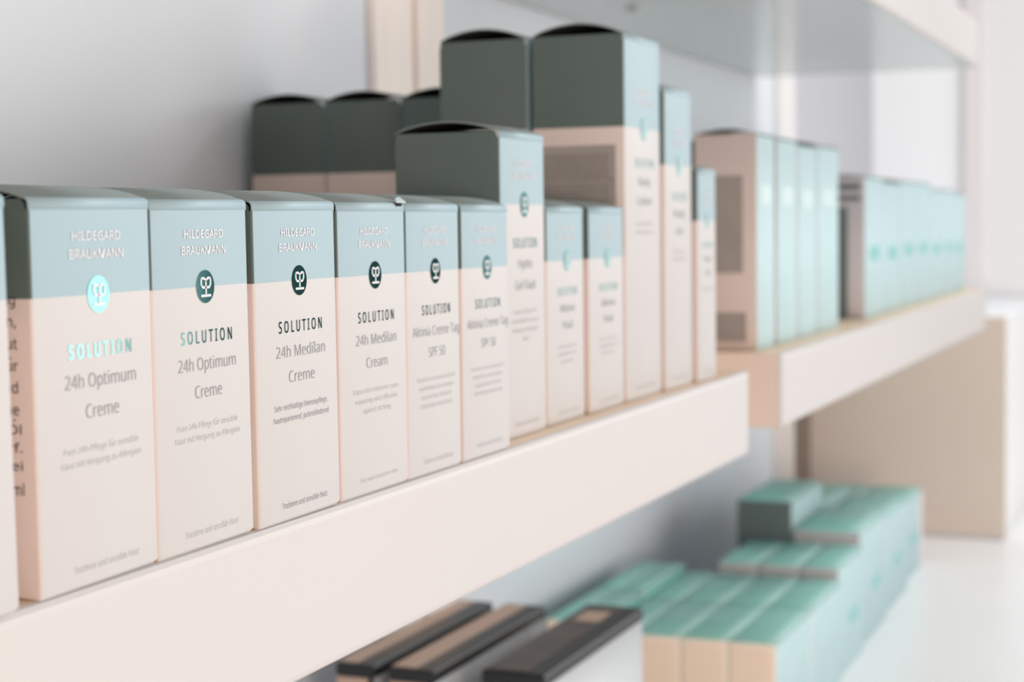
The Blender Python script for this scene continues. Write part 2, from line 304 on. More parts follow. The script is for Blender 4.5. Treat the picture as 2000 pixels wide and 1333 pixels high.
W625|155 0 135 0 93 160 50 320 8 480 29 480 50 480 71 480 96 382 121 284 146 187 151 166 156 146 160 127 163 108 166 90 169 73 171 90 174 109 179 130 183 150 188 170 194 190 222 287 251 383 279 480 300 480 320 480 341 480 370 382 400 285 429 188 435 167 441 147 445 127 450 106 453 88 455 73 458 89 461 107 465 127 469 146 473 166 479 187 503 285 528 382 553 480 574 480 595 480 616 480 573 320 531 160 488 0 468 0 448 0 427 0 396 105 365 210 334 314 330 327 327 340 323 353 319 366 317 378 314 388 312 398 310 405 310 409 309 403 307 391 303 372 298 353 293 333 287 312 257 208 226 104 196 0 176 0
X394|24 0 3 0 56 83 109 167 162 250 112 326 62 403 13 480 35 480 58 480 80 480 119 417 158 354 197 291 237 354 276 417 316 480 337 480 358 480 379 480 330 403 281 327 231 251 284 167 338 84 391 0 368 0 345 0 322 0 280 69 238 139 195 208 152 139 109 69 66 0 45 0
Y380|180 0 160 0 160 61 160 122 160 183 107 282 53 381 0 480 22 480 44 480 66 480 107 401 149 322 190 244 232 322 273 401 315 480 337 480 358 480 380 480 327 382 274 284 220 186 220 124 220 62 220 0 200 0
Z384|136 0 26 0 26 15 26 30 26 46 110 172 194 299 278 426 197 426 115 426 34 426 34 444 34 462 34 480 139 480 245 480 351 480 351 464 351 449 351 434 267 307 183 180 99 54 185 54 272 54 358 54 358 36 358 18 358 0 247 0
a377|175 -7 144 -7 112 -7 85 2 63 19 42 36 31 63 31 100 31 136 45 164 73 183 101 202 145 213 203 215 224 216 244 216 265 217 265 224 265 231 265 238 265 268 258 289 245 301 232 313 214 318 190 318 171 318 153 316 136 310 119 304 103 298 89 291 83 306 77 320 71 335 86 344 105 351 126 357 148 363 170 366 193 366 237 366 270 356 291 337 312 318 322 287 322 245 322 163 322 82 322 0 308 0 294 0 279 0 276 17 272 34 268 51 267 51 266 51 265 51 250 31 233 17 216 7 199 -2|139 41 158 41 188 41 214 49 234 66 254 83 264 109 264 144 264 154 264 165 264 176 246 175 229 175 211 174 166 172 135 165 118 152 101 140 92 122 92 99 92 79 98 64 110 55 123 46
b413|272 -7 228 -7 199 -7 176 -2 158 9 141 19 126 31 116 46 115 46 113 46 111 46 107 30 103 15 99 0 85 0 71 0 57 0 57 170 57 340 57 510 77 510 96 510 116 510 116 469 116 428 116 386 116 371 116 357 115 344 115 330 114 320 113 312 114 312 115 312 116 312 126 328 141 340 158 351 176 361 199 366 228 366 272 366 308 350 335 319 363 288 376 242 376 180 376 118 362 72 335 40 308 9|180 42 219 42 251 42 275 54 291 78 307 102 315 136 315 181 315 272 283 317 218 317 180 317 153 306 138 284 124 262 116 228 116 182 116 181 116 180 116 179 116 135 123 101 138 78 153 54
c322|222 -7 201 -7 170 -7 141 0 117 13 92 26 72 46 58 73 44 101 37 135 37 178 37 222 44 258 59 286 74 314 94 334 119 347 145 360 173 367 206 367 224 367 242 365 259 361 276 357 289 353 300 347 294 331 288 315 282 298 271 302 259 306 244 310 230 313 217 315 204 315 133 315 98 270 98 179 98 135 107 102 124 79 141 56 167 44 201 44 221 44 238 46 253 50 268 54 282 59 294 65 294 48 294 30 294 13 282 6 269 2 254 -2 240 -5
d413|213 -7 185 -7 140 -7 104 9 77 40 50 71 37 118 37 179 37 241 50 288 78 319 105 351 141 367 185 367 213 367 236 362 254 351 271 341 286 328 297 314 298 314 300 314 301 314 300 319 300 328 299 339 297 351 297 360 297 367 297 415 297 463 297 510 317 510 336 510 356 510 356 340 356 170 356 0 340 0 324 0 308 0 305 16 302 32 300 48 299 48 298 48 297 48 286 33 272 20 254 9 236 -1|162 42 194 42 232 42 259 53 274 74 290 94 298 126 298 168 298 171 298 175 298 179 298 223 290 258 275 282 261 306 233 318 193 318 162 318 138 305 122 280 106 254 98 221 98 178 98 135 106 102 122 78 138 54
e379|235 -7 210 -7 176 -7 146 0 120 14 94 28 73 49 59 76 44 104 37 137 37 177 37 217 44 251 57 279 70 307 89 329 112 344 136 359 164 367 196 367 227 367 254 360 276 347 298 333 315 314 327 290 339 265 345 237 345 204 345 192 345 180 345 169 262 169 180 169 98 169 99 128 109 97 129 76 149 54 177 44 213 44 236 44 256 46 274 50 291 54 310 60 328 69 328 51 328 34 328 17 310 9 292 3 274 -1 256 -5|103 248 99 216 161 216 222 216 283 216 283 246 276 271 262 290 247 309 225 318 195 318 167 318 145 309 129 291 112 273
f231|93 0 73 0 73 105 73 210 73 314 52 314 31 314 10 314 10 323 10 333 10 342 31 349 52 355 73 362 73 369 73 376 73 383 73 429 84 463 104 483 125 504 153 514 190 514 204 514 217 513 229 510 241 508 251 505 260 502 255 486 250 471 244 455 237 458 229 460 220 462 210 464 201 465 191 465 171 465 156 459 147 446 137 432 132 412 132 383 132 376 132 368 132 360 163 360 193 360 223 360 223 345 223 330 223 314 193 314 163 314 132 314 132 210 132 105 132 0 113 0
g413|250 -161 195 -161 142 -161 99 -154 65 -138 65 -120 65 -102 65 -84 101 -103 145 -112 198 -112 229 -112 253 -103 271 -85 289 -67 298 -42 298 -11 298 -6 298 -1 298 3 298 9 298 16 298 27 299 37 299 44 300 48 299 48 298 48 297 48 273 11 236 -7 185 -7 139 -7 102 10 76 42 50 75 37 121 37 179 37 237 50 282 76 316 102 350 139 367 185 367 208 367 230 362 249 353 268 344 284 331 298 312 299 312 300 312 301 312 304 328 306 344 309 360 325 360 340 360 356 360 356 238 356 116 356 -6 356 -58 343 -96 317 -122 290 -148|163 42 194 42 230 42 257 51 273 71 290 90 298 122 298 165 298 170 298 175 298 179 298 229 290 264 273 285 256 306 229 317 193 317 163 317 139 305 123 281 106 257 98 223 98 179 98 134 106 100 123 77 139 53
h415|77 0 57 0 57 170 57 340 57 510 77 510 96 510 116 510 116 460 116 411 116 361 116 343 115 326 113 310 114 310 116 310 117 310 128 329 144 343 164 352 184 361 206 366 229 366 273 366 306 356 328 335 350 314 361 281 361 234 361 156 361 78 361 0 341 0 322 0 302 0 302 77 302 154 302 230 302 288 275 317 222 317 181 317 154 306 139 283 124 260 116 228 116 186 116 124 116 62 116 0 96 0
i173|96 420 87 420 77 420 69 423 62 429 56 435 52 445 52 457 52 470 56 480 62 486 69 492 77 495 87 495 96 495 104 492 111 486 118 480 122 470 122 457 122 445 118 435 111 429 104 423|77 0 57 0 57 120 57 240 57 360 77 360 96 360 116 360 116 240 116 120 116 0 96 0
j173|96 420 87 420 77 420 69 423 62 429 56 435 52 445 52 457 52 470 56 480 62 486 69 492 77 495 87 495 96 495 104 492 111 486 118 480 122 470 122 457 122 445 118 435 111 429 104 423|50 -161 15 -161 4 -161 -6 -160 -15 -159 -23 -157 -31 -155 -37 -153 -37 -137 -37 -121 -37 -105 -30 -107 -23 -109 -16 -110 -9 -111 -1 -112 7 -112 22 -112 34 -108 43 -100 52 -93 57 -78 57 -56 57 83 57 221 57 360 77 360 96 360 116 360 116 222 116 84 116 -54 116 -87 108 -114 92 -133 76 -152
k359|77 0 57 0 57 170 57 340 57 510 77 510 96 510 116 510 116 422 116 333 116 244 116 237 115 227 115 216 114 204 114 194 113 185 114 185 115 185 116 185 118 189 122 194 128 201 133 208 138 214 144 221 150 228 154 234 158 238 197 279 235 319 273 360 296 360 319 360 343 360 294 309 245 257 197 206 249 137 301 69 353 0 329 0 305 0 281 0 240 56 198 112 156 168 143 156 129 144 116 132 116 88 116 44 116 0 96 0
l173|77 0 57 0 57 170 57 340 57 510 77 510 96 510 116 510 116 340 116 170 116 0 96 0
m628|77 0 57 0 57 120 57 240 57 360 73 360 89 360 105 360 108 344 111 327 113 311 115 311 116 311 117 311 128 330 143 344 162 353 181 362 201 367 223 367 279 367 316 347 333 306 334 306 335 306 336 306 349 327 365 342 386 352 407 362 429 367 452 367 493 367 523 356 543 335 563 315 574 281 574 234 574 156 574 78 574 0 554 0 535 0 515 0 515 77 515 154 515 232 515 289 491 317 442 317 407 317 382 307 367 287 352 267 345 237 345 199 345 133 345 66 345 0 325 0 306 0 286 0 286 77 286 154 286 232 286 289 261 317 212 317 176 317 151 306 137 283 123 261 116 229 116 187 116 124 116 62 116 0 96 0
n415|77 0 57 0 57 120 57 240 57 360 73 360 89 360 105 360 108 344 111 327 113 311 115 311 116 311 117 311 128 330 145 344 165 353 186 362 208 367 230 367 273 367 306 356 328 335 350 315 361 281 361 234 361 156 361 78 361 0 341 0 322 0 302 0 302 77 302 154 302 230 302 288 275 317 222 317 182 317 154 306 139 283 124 261 116 229 116 187 116 124 116 62 116 0 96 0
o406|254 -7 202 -7 170 -7 142 1 117 15 92 30 73 51 58 79 44 107 37 141 37 181 37 240 52 286 82 318 112 351 153 367 204 367 237 367 266 359 290 345 315 330 335 309 349 282 363 254 370 221 370 181 370 121 355 75 325 42 294 10|167 42 203 42 240 42 266 55 283 80 300 104 309 138 309 181 309 223 300 257 283 281 266 305 240 317 203 317 166 317 139 305 123 281 106 257 98 223 98 181 98 138 106 104 123 80 140 55
p413|77 -161 57 -161 57 13 57 186 57 360 73 360 89 360 105 360 108 344 111 327 113 311 114 311 115 311 116 311 127 327 141 340 158 351 176 361 199 367 228 367 273 367 308 351 335 320 363 289 376 243 376 181 376 119 363 73 335 41 308 9 272 -7 228 -7 200 -7 177 -1 159 9 141 20 126 32 116 46 115 46 113 46 112 46 113 38 114 28 115 17 116 5 116 -5 116 -13 116 -63 116 -112 116 -161 96 -161|180 42 219 42 241 42 259 48 273 60 287 73 298 89 305 110 312 131 315 154 315 181 315 223 307 255 291 280 275 305 251 317 218 317 181 317 155 307 140 286 125 266 117 234 116 192 116 188 116 184 116 181 116 136 123 102 138 78 153 54
q413|317 -161 297 -161 297 -110 297 -59 297 -7 297 1 297 10 298 21 298 32 299 41 300 48 299 48 298 48 296 48 286 33 272 20 254 9 235 -1 212 -7 183 -7 140 -7 105 9 78 40 50 71 37 118 37 179 37 241 51 288 78 319 106 351 141 367 185 367 214 367 237 361 255 351 272 340 287 327 298 311 298 311 299 311 300 311 303 327 306 344 309 360 325 360 340 360 356 360 356 186 356 13 356 -161 336 -161|162 42 195 42 232 42 258 52 274 73 289 93 297 124 298 167 298 171 298 175 298 179 298 224 290 259 275 282 259 306 232 318 193 318 161 318 137 305 122 280 106 254 98 221 98 178 98 135 106 102 122 78 138 54
r277|77 0 57 0 57 120 57 240 57 360 73 360 89 360 105 360 108 338 110 316 112 294 113 294 114 294 115 294 126 314 141 331 160 345 178 360 200 367 225 367 232 367 239 366 247 366 255 365 261 364 267 363 265 345 262 326 260 308 254 310 248 311 241 312 234 313 227 313 221 313 203 313 185 308 169 298 153 288 140 274 131 256 121 237 116 216 116 192 116 128 116 64 116 0 96 0
s322|192 -7 148 -7 123 -7 101 -5 83 -1 65 3 49 9 35 16 35 34 35 52 35 70 49 63 67 56 87 50 107 44 128 41 149 41 179 41 201 46 214 55 228 65 234 78 234 94 234 103 232 111 227 118 222 125 213 133 200 140 188 147 169 155 146 164 122 173 103 182 86 191 69 200 57 210 48 223 39 236 34 252 34 271 34 302 47 325 72 342 96 358 129 367 169 367 191 367 212 365 231 360 250 356 268 350 284 343 277 327 271 311 264 296 249 302 233 307 216 312 200 316 183 318 165 318 141 318 123 314 110 307 97 299 91 288 91 275 91 265 94 256 99 249 105 243 115 236 129 229 142 223 160 215 183 206 206 198 226 189 242 180 258 170 270 160 279 147 287 135 291 119 291 99 291 64 278 38 253 20 227 2
t242|178 -7 167 -7 148 -7 131 -3 115 3 99 10 86 21 77 37 67 53 62 76 62 105 62 175 62 244 62 314 45 314 28 314 11 314 11 324 11 333 11 343 28 350 45 358 62 366 70 392 78 417 86 443 98 443 109 443 121 443 121 415 121 388 121 360 156 360 190 360 225 360 225 345 225 330 225 314 190 314 156 314 121 314 121 245 121 176 121 106 121 84 126 68 137 57 147 47 161 42 177 42 186 42 195 42 205 44 214 46 222 47 228 49 228 34 228 19 228 4 221 1 212 -2 201 -4 189 -6
u415|207 -7 184 -7 141 -7 108 4 86 25 64 45 53 79 53 124 53 203 53 281 53 360 73 360 93 360 113 360 113 283 113 206 113 128 113 71 139 42 193 42 233 42 260 54 276 76 291 98 299 131 299 173 299 235 299 298 299 360 319 360 338 360 358 360 358 240 358 120 358 0 342 0 326 0 310 0 307 16 304 32 301 48 300 48 299 48 298 48 287 29 270 15 250 6 229 -2
v341|159 0 136 0 91 120 45 240 0 360 21 360 42 360 63 360 89 289 114 218 140 148 143 138 147 127 151 115 155 103 159 91 162 80 165 69 167 60 169 52 169 52 170 52 171 52 173 60 176 69 179 81 182 92 186 103 190 116 195 128 198 138 201 148 227 218 253 289 278 360 299 360 320 360 341 360 296 240 250 120 204 0 182 0
w528|128 1 106 1 73 121 40 241 7 361 28 361 48 361 69 361 85 297 102 233 118 169 123 149 128 130 132 110 137 90 140 74 142 61 143 61 143 61 144 61 146 69 148 78 151 89 153 101 156 112 159 125 162 137 165 148 169 158 190 225 211 293 232 361 254 361 275 361 297 361 317 293 338 225 359 158 364 143 368 126 373 108 378 90 381 75 383 62 384 62 385 62 385 62 387 73 390 88 395 108 399 128 404 148 410 169 426 233 443 297 460 361 480 361 500 361 520 361 487 241 454 121 420 1 397 1 374 1 351 1 331 68 310 136 289 203 284 222 279 240 274 258 270 275 267 289 265 299 264 299 263 299 262 299 260 289 257 275 253 258 249 240 244 222 238 203 216 135 195 68 173 1 151 1
x355|34 0 12 0 56 61 99 123 142 184 101 243 60 301 18 360 41 360 63 360 85 360 116 315 147 270 178 224 209 270 239 315 270 360 292 360 314 360 336 360 295 301 254 243 212 184 256 123 300 61 343 0 321 0 298 0 276 0 243 48 211 96 178 144 145 96 112 48 79 0 56 0
y343|91 -161 56 -161 46 -161 36 -161 28 -160 20 -158 13 -157 7 -156 7 -140 7 -124 7 -109 12 -110 18 -111 25 -111 32 -112 39 -113 47 -113 68 -113 84 -107 97 -95 109 -84 119 -68 127 -49 133 -33 139 -17 146 -1 97 119 49 240 1 360 22 360 43 360 64 360 90 292 116 223 142 155 148 137 154 120 160 104 165 87 169 72 172 57 173 57 174 57 175 57 177 68 181 83 187 101 193 119 199 137 206 156 230 224 254 292 279 360 300 360 321 360 343 360 291 223 239 87 187 -50 175 -84 159 -111 139 -131 119 -151
z316|114 0 26 0 26 13 26 26 26 39 91 131 155 223 220 314 159 314 98 314 38 314 38 330 38 345 38 360 120 360 202 360 285 360 285 345 285 330 285 316 221 226 158 136 94 46 159 46 224 46 289 46 289 30 289 15 289 0 202 0'''
FONT = {}
for _l in GLYPHS.split('\n'):
    _p = _l[1:].split('|')
    FONT[_l[0]] = (int(_p[0]), [[int(v) for v in q.split()] for q in _p[1:]])


def _dots(raise_by):
    dot = FONT['.'][1][0]
    c = sum(dot[2::6]) / len(dot[2::6])
    return lambda x: [[(v - c + x) if k % 2 == 0 else v + raise_by for k, v in enumerate(dot)]]


for _c, _base, _up in (('ü', 'u', 520), ('ö', 'o', 520), ('Ö', 'O', 700)):
    _adv, _sp = FONT[_base]
    _d = _dots(_up)
    FONT[_c] = (_adv, _sp + _d(_adv * 0.33) + _d(_adv * 0.67))

_txt = {}


def embolden(p, by):
    n = len(p)
    out = []
    for i in range(n):
        a, b = (p[i] - p[i - 1]).normalized(), (p[(i + 1) % n] - p[i]).normalized()
        nr = Vector((a.y + b.y, -a.x - b.x))
        out.append(p[i] + nr.normalized() * by * min(1.4, 2 / max(nr.length, 0.5)) if nr.length > 1e-4 else p[i])
    return out


def flatten(q, seg=3):
    """bezier outline (handle, point, handle triples) -> list of 2D points"""
    n = len(q) // 6
    pts = []
    for k in range(n):
        p0, h0 = Vector(q[6 * k + 2:6 * k + 4]), Vector(q[6 * k + 4:6 * k + 6])
        j = 6 * ((k + 1) % n)
        h1, p1 = Vector(q[j:j + 2]), Vector(q[j + 2:j + 4])
        if not pts or (p0 - pts[-1]).length > 0.5:
            pts.append(p0)
        d = p1 - p0
        bend = abs(d.x * (h0 - p0).y - d.y * (h0 - p0).x) + abs(d.x * (h1 - p0).y - d.y * (h1 - p0).x)
        if d.length and bend / d.length > 4:
            for i in range(1, seg):
                t = i / seg
                pts.append(p0 * (1 - t) ** 3 + h0 * 3 * t * (1 - t) ** 2 + h1 * 3 * t * t * (1 - t) + p1 * t ** 3)
    return pts


def loop_area(p):
    return sum(p[i].x * p[(i + 1) % len(p)].y - p[i].y * p[(i + 1) % len(p)].x for i in range(len(p))) / 2


_glyph = {}


def glyph(c, by=0.0):
    """filled glyph: (points, triangles)"""
    if (c, by) in _glyph:
        return _glyph[(c, by)]
    loops = [flatten(q) for q in FONT[c][1]]
    big = max(loops, key=lambda l: abs(loop_area(l)))
    sg = loop_area(big) > 0
    outers = [l for l in loops if (loop_area(l) > 0) == sg]
    holes = [l for l in loops if (loop_area(l) > 0) != sg]
    if by:
        k = by if sg else -by
        outers, holes = [embolden(l, k) for l in outers], [embolden(l, k) for l in holes]
    pts, tris = [], []
    for o in outers:
        x0, x1 = min(p.x for p in o), max(p.x for p in o)
        y0, y1 = min(p.y for p in o), max(p.y for p in o)
        hs = [h for h in holes if x0 <= h[0].x <= x1 and y0 <= h[0].y <= y1]
        flat = list(o) + [p for h in hs for p in h]
        ts = tessellate_polygon([[p.to_3d() for p in l] for l in [o] + hs])
        off = len(pts)
        pts += flat
        tris += [tuple(i + off for i in t) for t in ts]
    _glyph[(c, by)] = (pts, tris)
    return _glyph[(c, by)]


def text_mesh(lines, bold=0.0, spacing=1.0, leading=1.0, align='CENTER'):
    """flat lettering; bold thickens (or, negative, thins) the strokes"""
    key = (lines, bold, spacing, leading, align)
    if key in _txt:
        return _txt[key]
    V, F = [], []
    for li, line in enumerate(lines.split('\n')):
        gap = (spacing - 1) * 350
        wd = sum((FONT[c][0] if c != ' ' else 180) + gap for c in line) - gap
        x = {'CENTER': -wd / 2, 'LEFT': 0, 'RIGHT': -wd}[align]
        for c in line:
            if c == ' ':
                x += 180 + gap
                continue
            pts, tris = glyph(c, bold * 1000)
            if pts:
                o = len(V)
                V += [((x + p.x) / 1000, (-li * 950 * leading + p.y) / 1000, 0) for p in pts]
                F += [tuple(i + o for i in t) for t in tris]
            x += FONT[c][0] + gap
    me = bpy.data.meshes.new('lettering')
    me.from_pydata(V, [], F)
    me.update()
    xs = [v[0] for v in V]
    ys = [v[1] for v in V]
    r = (me, min(xs), max(xs), min(ys), max(ys))
    _txt[key] = r
    return r


def lettering(name, lines, parent, face, cx, cz, width, height, off, m, **k):
    """flat print: fitted to width x height (layout units) and centred at (cx, cz) on the
    front face (y = off) or on the left side face (x = off)"""
    me, x0, x1, y0, y1 = text_mesh(lines, **k)
    mm = me.copy()
    sx, sy = width * U / (x1 - x0), height * U / (y1 - y0)
    mx, my = (x0 + x1) / 2, (y0 + y1) / 2
    for v in mm.vertices:
        a, b = (v.co.x - mx) * sx + cx * U, (v.co.y - my) * sy + cz * U
        if face == 'front':
            v.co = Vector((a, off * U, b))
        else:
            v.co = Vector((off * U, -a, b))
    mm.materials.clear()
    for q in (m if isinstance(m, (list, tuple)) else [m]):
        mm.materials.append(q)
    mm.name = name
    o = bpy.data.objects.new(name, mm)
    COL.objects.link(o)
    o.parent = parent
    return o


def ring(w, d, r):
    """rounded-corner rectangle outline, centred, counter-clockwise from the front-left"""
    pts = []
    for (sx, sy, a0) in ((1, -1, -90), (1, 1, 0), (-1, 1, 90), (-1, -1, 180)):
        for k in range(4):
            a = math.radians(a0 + 30 * k)
            pts.append((sx * (w / 2 - r) + r * math.cos(a), sy * (d / 2 - r) + r * math.sin(a)))
    return pts


def carton_mesh(bm, w, d, h, levels, side_colour, open_top=True, r=0.0035):
    """folding carton shell: levels = [(z, material index front, material index sides), ...] bands from the
    bottom up"""
    rg = ring(w, d, r)
    n = len(rg)
    zs = [0.0, 0.005] + [l[0] for l in levels]
    loops = []
    for i, z in enumerate(zs):
        s = 0.965 if i == 0 else 1.0
        loops.append([bm.verts.new(Vector((x * s * U, y * s * U, z * U))) for x, y in rg])
    for i in range(len(zs) - 1):
        li = max(0, i - 1)
        for k in range(n):
            a, b = k, (k + 1) % n
            f = bm.faces.new((loops[i][a], loops[i][b], loops[i + 1][b], loops[i + 1][a]))
            mx, my = (rg[a][0] + rg[b][0]) / 2, (rg[a][1] + rg[b][1]) / 2
            front = my < -d / 2 + r * 0.2 or my > d / 2 - r * 0.2
            f.material_index = levels[li][1] if front else levels[li][2]
            f.smooth = True
    f = bm.faces.new(loops[0][::-1])
    f.material_index = levels[0][1]
    return loops[-1]


def lid_profile(d, bulge, r, seg=14):
    """(y, z) of the tucked lid seen from the side: front fold, bowed top, back fold; z from the fold line"""
    pts = [(-d / 2, -0.012), (-d / 2, -r)]
    for k in range(1, 5):
        a = math.pi / 2 * k / 4
        pts.append((-d / 2 + r * (1 - math.cos(a)), -r + r * math.sin(a)))
    y0, y1 = -d / 2 + r, d / 2 - 0.002
    for k in range(1, seg + 1):
        t = k / seg
        pts.append((y0 + (y1 - y0) * t, bulge * math.sin(math.pi * t) ** 0.75))
    return pts


MONO = [[(-.54, .50), (-.24, .53), (0, .38), (.24, .53), (.54, .50)],
        [(-.54, .50), (-.53, .14), (-.38, -.05), (.38, -.05), (.53, .14), (.54, .50)],
        [(0, .38), (0, -.52)], [(-.56, -.56), (.56, -.56)]]


def stroke(bm, pts, wd, tf):
    q = []
    for i, p in enumerate(pts):
        p = Vector(p)
        a = Vector(pts[max(0, i - 1)])
        b = Vector(pts[min(len(pts) - 1, i + 1)])
        t = (b - a).normalized()
        nrm = Vector((-t.y, t.x)) * wd / 2
        q.append((bm.verts.new(tf(p + nrm)), bm.verts.new(tf(p - nrm))))
    for i in range(len(q) - 1):
        bm.faces.new((q[i][0], q[i + 1][0], q[i + 1][1], q[i][1]))


def emblem(parent, cx, cz, rad, y, foil, mono, rx=None):
    rx = rx or rad
    bm = bmesh.new()
    vs = [bm.verts.new(Vector(((cx + rx * math.cos(a)) * U, y * U, (cz + rad * math.sin(a)) * U)))
          for a in [2 * math.pi * k / 40 for k in range(40)]]
    bm.faces.new(vs)
    e = link('emblem', bm, foil, parent)
    bm = bmesh.new()
    for pl in MONO:
        stroke(bm, pl, 0.15, lambda p: Vector(((cx + rx * 0.98 * p.x) * U, (y - 0.0006) * U, (cz + rad * 0.98 * p.y) * U)))
    link('monogram', bm, mono, e)
    return e


def cosmetic_box(label, x0, x1, y, h, depth, split, foil, mono, sol, name, desc, skin, scale=1.0,
                 z=-0.342, group=None, ry=0.0, rz=0.0, side_text=None, bulge=None, letters=True, sol_mats=None,
                 name_fit=None, desc_w=0.68, range_word=True):
    w = x1 - x0
    t = thing('cosmetic_box', label, 'box', (x0 + x1) / 2, y + depth / 2, z, group, rz, ry)
    hs = h * split
    bm = bmesh.new()
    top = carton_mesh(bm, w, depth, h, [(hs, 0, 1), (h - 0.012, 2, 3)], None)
    # the side panels reach the fold line, the front stops below it and runs into the lid
    rg = ring(w, depth, 0.0035)
    for sx in (-1, 1):
        a = [bm.verts.new(Vector((sx * w / 2 * U, yy * U, zz * U))) for yy, zz in
             ((-depth / 2 + 0.0035, h - 0.012), (depth / 2 - 0.0035, h - 0.012), (depth / 2 - 0.0035, h - 0.002),
              (-depth / 2 + 0.009, h - 0.002), (-depth / 2 + 0.0045, h - 0.006))]
        f = bm.faces.new(a)
        f.material_index = 3
    fl = [bm.verts.new(Vector((sx * (w / 2 - 0.002) * U, sy * (depth / 2 - 0.002) * U, (h - 0.03) * U)))
          for sx, sy in ((-1, -1), (1, -1), (1, 1), (-1, 1))]
    f = bm.faces.new(fl)
    f.material_index = 4
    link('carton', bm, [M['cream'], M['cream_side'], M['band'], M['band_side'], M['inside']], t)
    # lid
    b = bulge if bulge is not None else 0.014
    pr = lid_profile(depth, b, 0.006)
    bm = bmesh.new()
    rows = []
    for (yy, zz) in pr:
        rows.append([bm.verts.new(Vector((sx * (w / 2 - 0.0005) * U, yy * U, (h + zz) * U))) for sx in (-1, 1)])
    for i in range(len(rows) - 1):
        f = bm.faces.new((rows[i][0], rows[i][1], rows[i + 1][1], rows[i + 1][0]))
        f.material_index = 0 if i < 4 else 1
        f.smooth = True
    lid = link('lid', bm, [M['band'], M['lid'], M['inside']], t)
    if sum(p.normal.z for p in lid.data.polygons) < 0:
        lid.data.flip_normals()
    sm = lid.modifiers.new('card', 'SOLIDIFY')
    sm.thickness = 0.0022 * U
    sm.offset = -1
    sm.material_offset = 2
    fy = -depth / 2 - 0.0007
    H = h

    def put(nm, s, u, v, ww, hh, m, **k):
        lettering(nm, s, t, 'front', (u - 0.5) * w, v * H, ww * w, hh, fy, m, **k)
    k = scale
    cc = 0.525
    put('brand_lettering', 'HILDEGARD\nBRAUKMANN', cc, split + (0.878 - 0.75) * 0.376 / H * k, 0.455, 0.0265 * k, M['white_print'], bold=0.007, leading=1.0)
    em_r = 0.0178 * k
    emblem(t, (cc + 0.005 - 0.5) * w, hs, em_r, fy, foil, mono, rx=min(em_r, 0.093 * w))

    def below(dv):     # distance under the colour edge, in small-carton heights
        return split - dv * 0.376 / H * k
    if range_word:
        put('range_lettering', sol, cc + 0.01, below(0.142), 0.53, 0.0140 * k, M['foil'], bold=0.007, spacing=1.6)
    nf = name_fit or 0.60
    put('product_name', name, cc + 0.01, below(0.258), nf, 0.044 * k, mono if False else M['grey_ink'], bold=-0.006, leading=1.12)
    nl = desc.count('\n') + 1
    put('description_text', desc, cc, below(0.412 + 0.017 * (nl - 2)), desc_w, 0.0115 * nl * k, M['pale_ink'] if letters else M['grey_ink'], leading=1.05)
    put('skin_type_text', skin, 0.54, 0.052 * 0.376 / H * k + (0.0), 0.56, 0.0075 * k, M['pale_ink'] if letters else M['grey_ink'])
    if side_text:
        side_text(t, w, depth, h)
    return t


# ------------------------------------------------------------------ the setting
X_END = 11.18
wb = wbox('wall_back', -3, 8.7, 1.03, 1.13, -Z0, 3.6, M['wall'])
struct(wb, 'grey white wall behind the shelves')
struct(wbox('wall_corner', 8.7, X_END, 1.03, 1.13, -Z0, 3.6, M['wall_grey']), 'back wall past the shelving, dimmer light put into its grey colour')
wf = wbox('wall_right', X_END, X_END + 0.15, 0.455, 1.13, -Z0, 3.6, M['wall_white'])
struct(wf, 'white wall at the far end of the room')
struct(wbox('trim_1', X_END - 0.06, X_END + 0.15, 0.345, 0.455, -Z0, 3.6, M['wall_pink']), 'pinkish white trim beside the far white wall')
struct(wbox('wall_far', X_END - 0.01, X_END + 0.15, -3.2, 0.345, -Z0, 3.6, M['wall_pale']), 'pale grey wall at the right end')
struct(wbox('floor', -3, X_END + 0.15, -9, 1.13, -Z0 - 0.1, -Z0, M['floor']), 'pale floor')

# dark panel added outside the view so that the foil prints mirror it
dv = Vector((1.6, 1.49, 0)).normalized()
bm = bmesh.new()
bx(bm, -1.07, 0.97, -0.06, 0.06, 0, 5.0, 0, 0.01)
part = link('dark_foil_panel', bm, M['door'])
part.location = P(10.8, -4.615, -Z0)
part.rotation_euler = (0, 0, math.atan2(dv.y, dv.x))
struct(part, 'dark panel added out of view for the foil prints to mirror')

# ------------------------------------------------------------------ uprights
def upright(label, xa, xb, gx, z0, z1, y0, m, m_left=None):
    t = thing('wall_upright', label, 'post', (xa + xb) / 2, (y0 + 1.03) / 2, z0, 'uprights between the shelf bays')
    w = (xb - xa) / 2
    g = gx - (xa + xb) / 2
    d = (1.03 - y0) / 2 - 0.0005
    wbox('board', -w, g - 0.014, -d, d, 0, z1 - z0, m, 0.006, t)
    wbox('board', g + 0.014, w, -d, d, 0, z1 - z0, m, 0.006, t)
    if m_left:
        wbox('side_strip', -w - 0.02, -w, -d, d, 0, z1 - z0, m_left, 0.004, t)  # lighter strip paints the lit left side of the post
    wbox('backing_strip', g - 0.014, g + 0.014, -d * 0.2, d, 0, z1 - z0, M['tan'], 0, t)
    return t


upright('pink white double-board post on the wall above the dark boxes', 4.03, 4.46, 4.27, -1.6, 2.6, 1.0, M['post'])
upright('double-board post on the wall at the far end of the second shelf', 8.50, 8.83, 8.66, -0.325, 2.6, 1.0, M['wall_pale'])
upright('double-board post under the far shelf, shade put into its dark colour', 8.46, 8.845, 8.66, -1.6, -0.52, 0.925, M['post_dark'], M['post'])


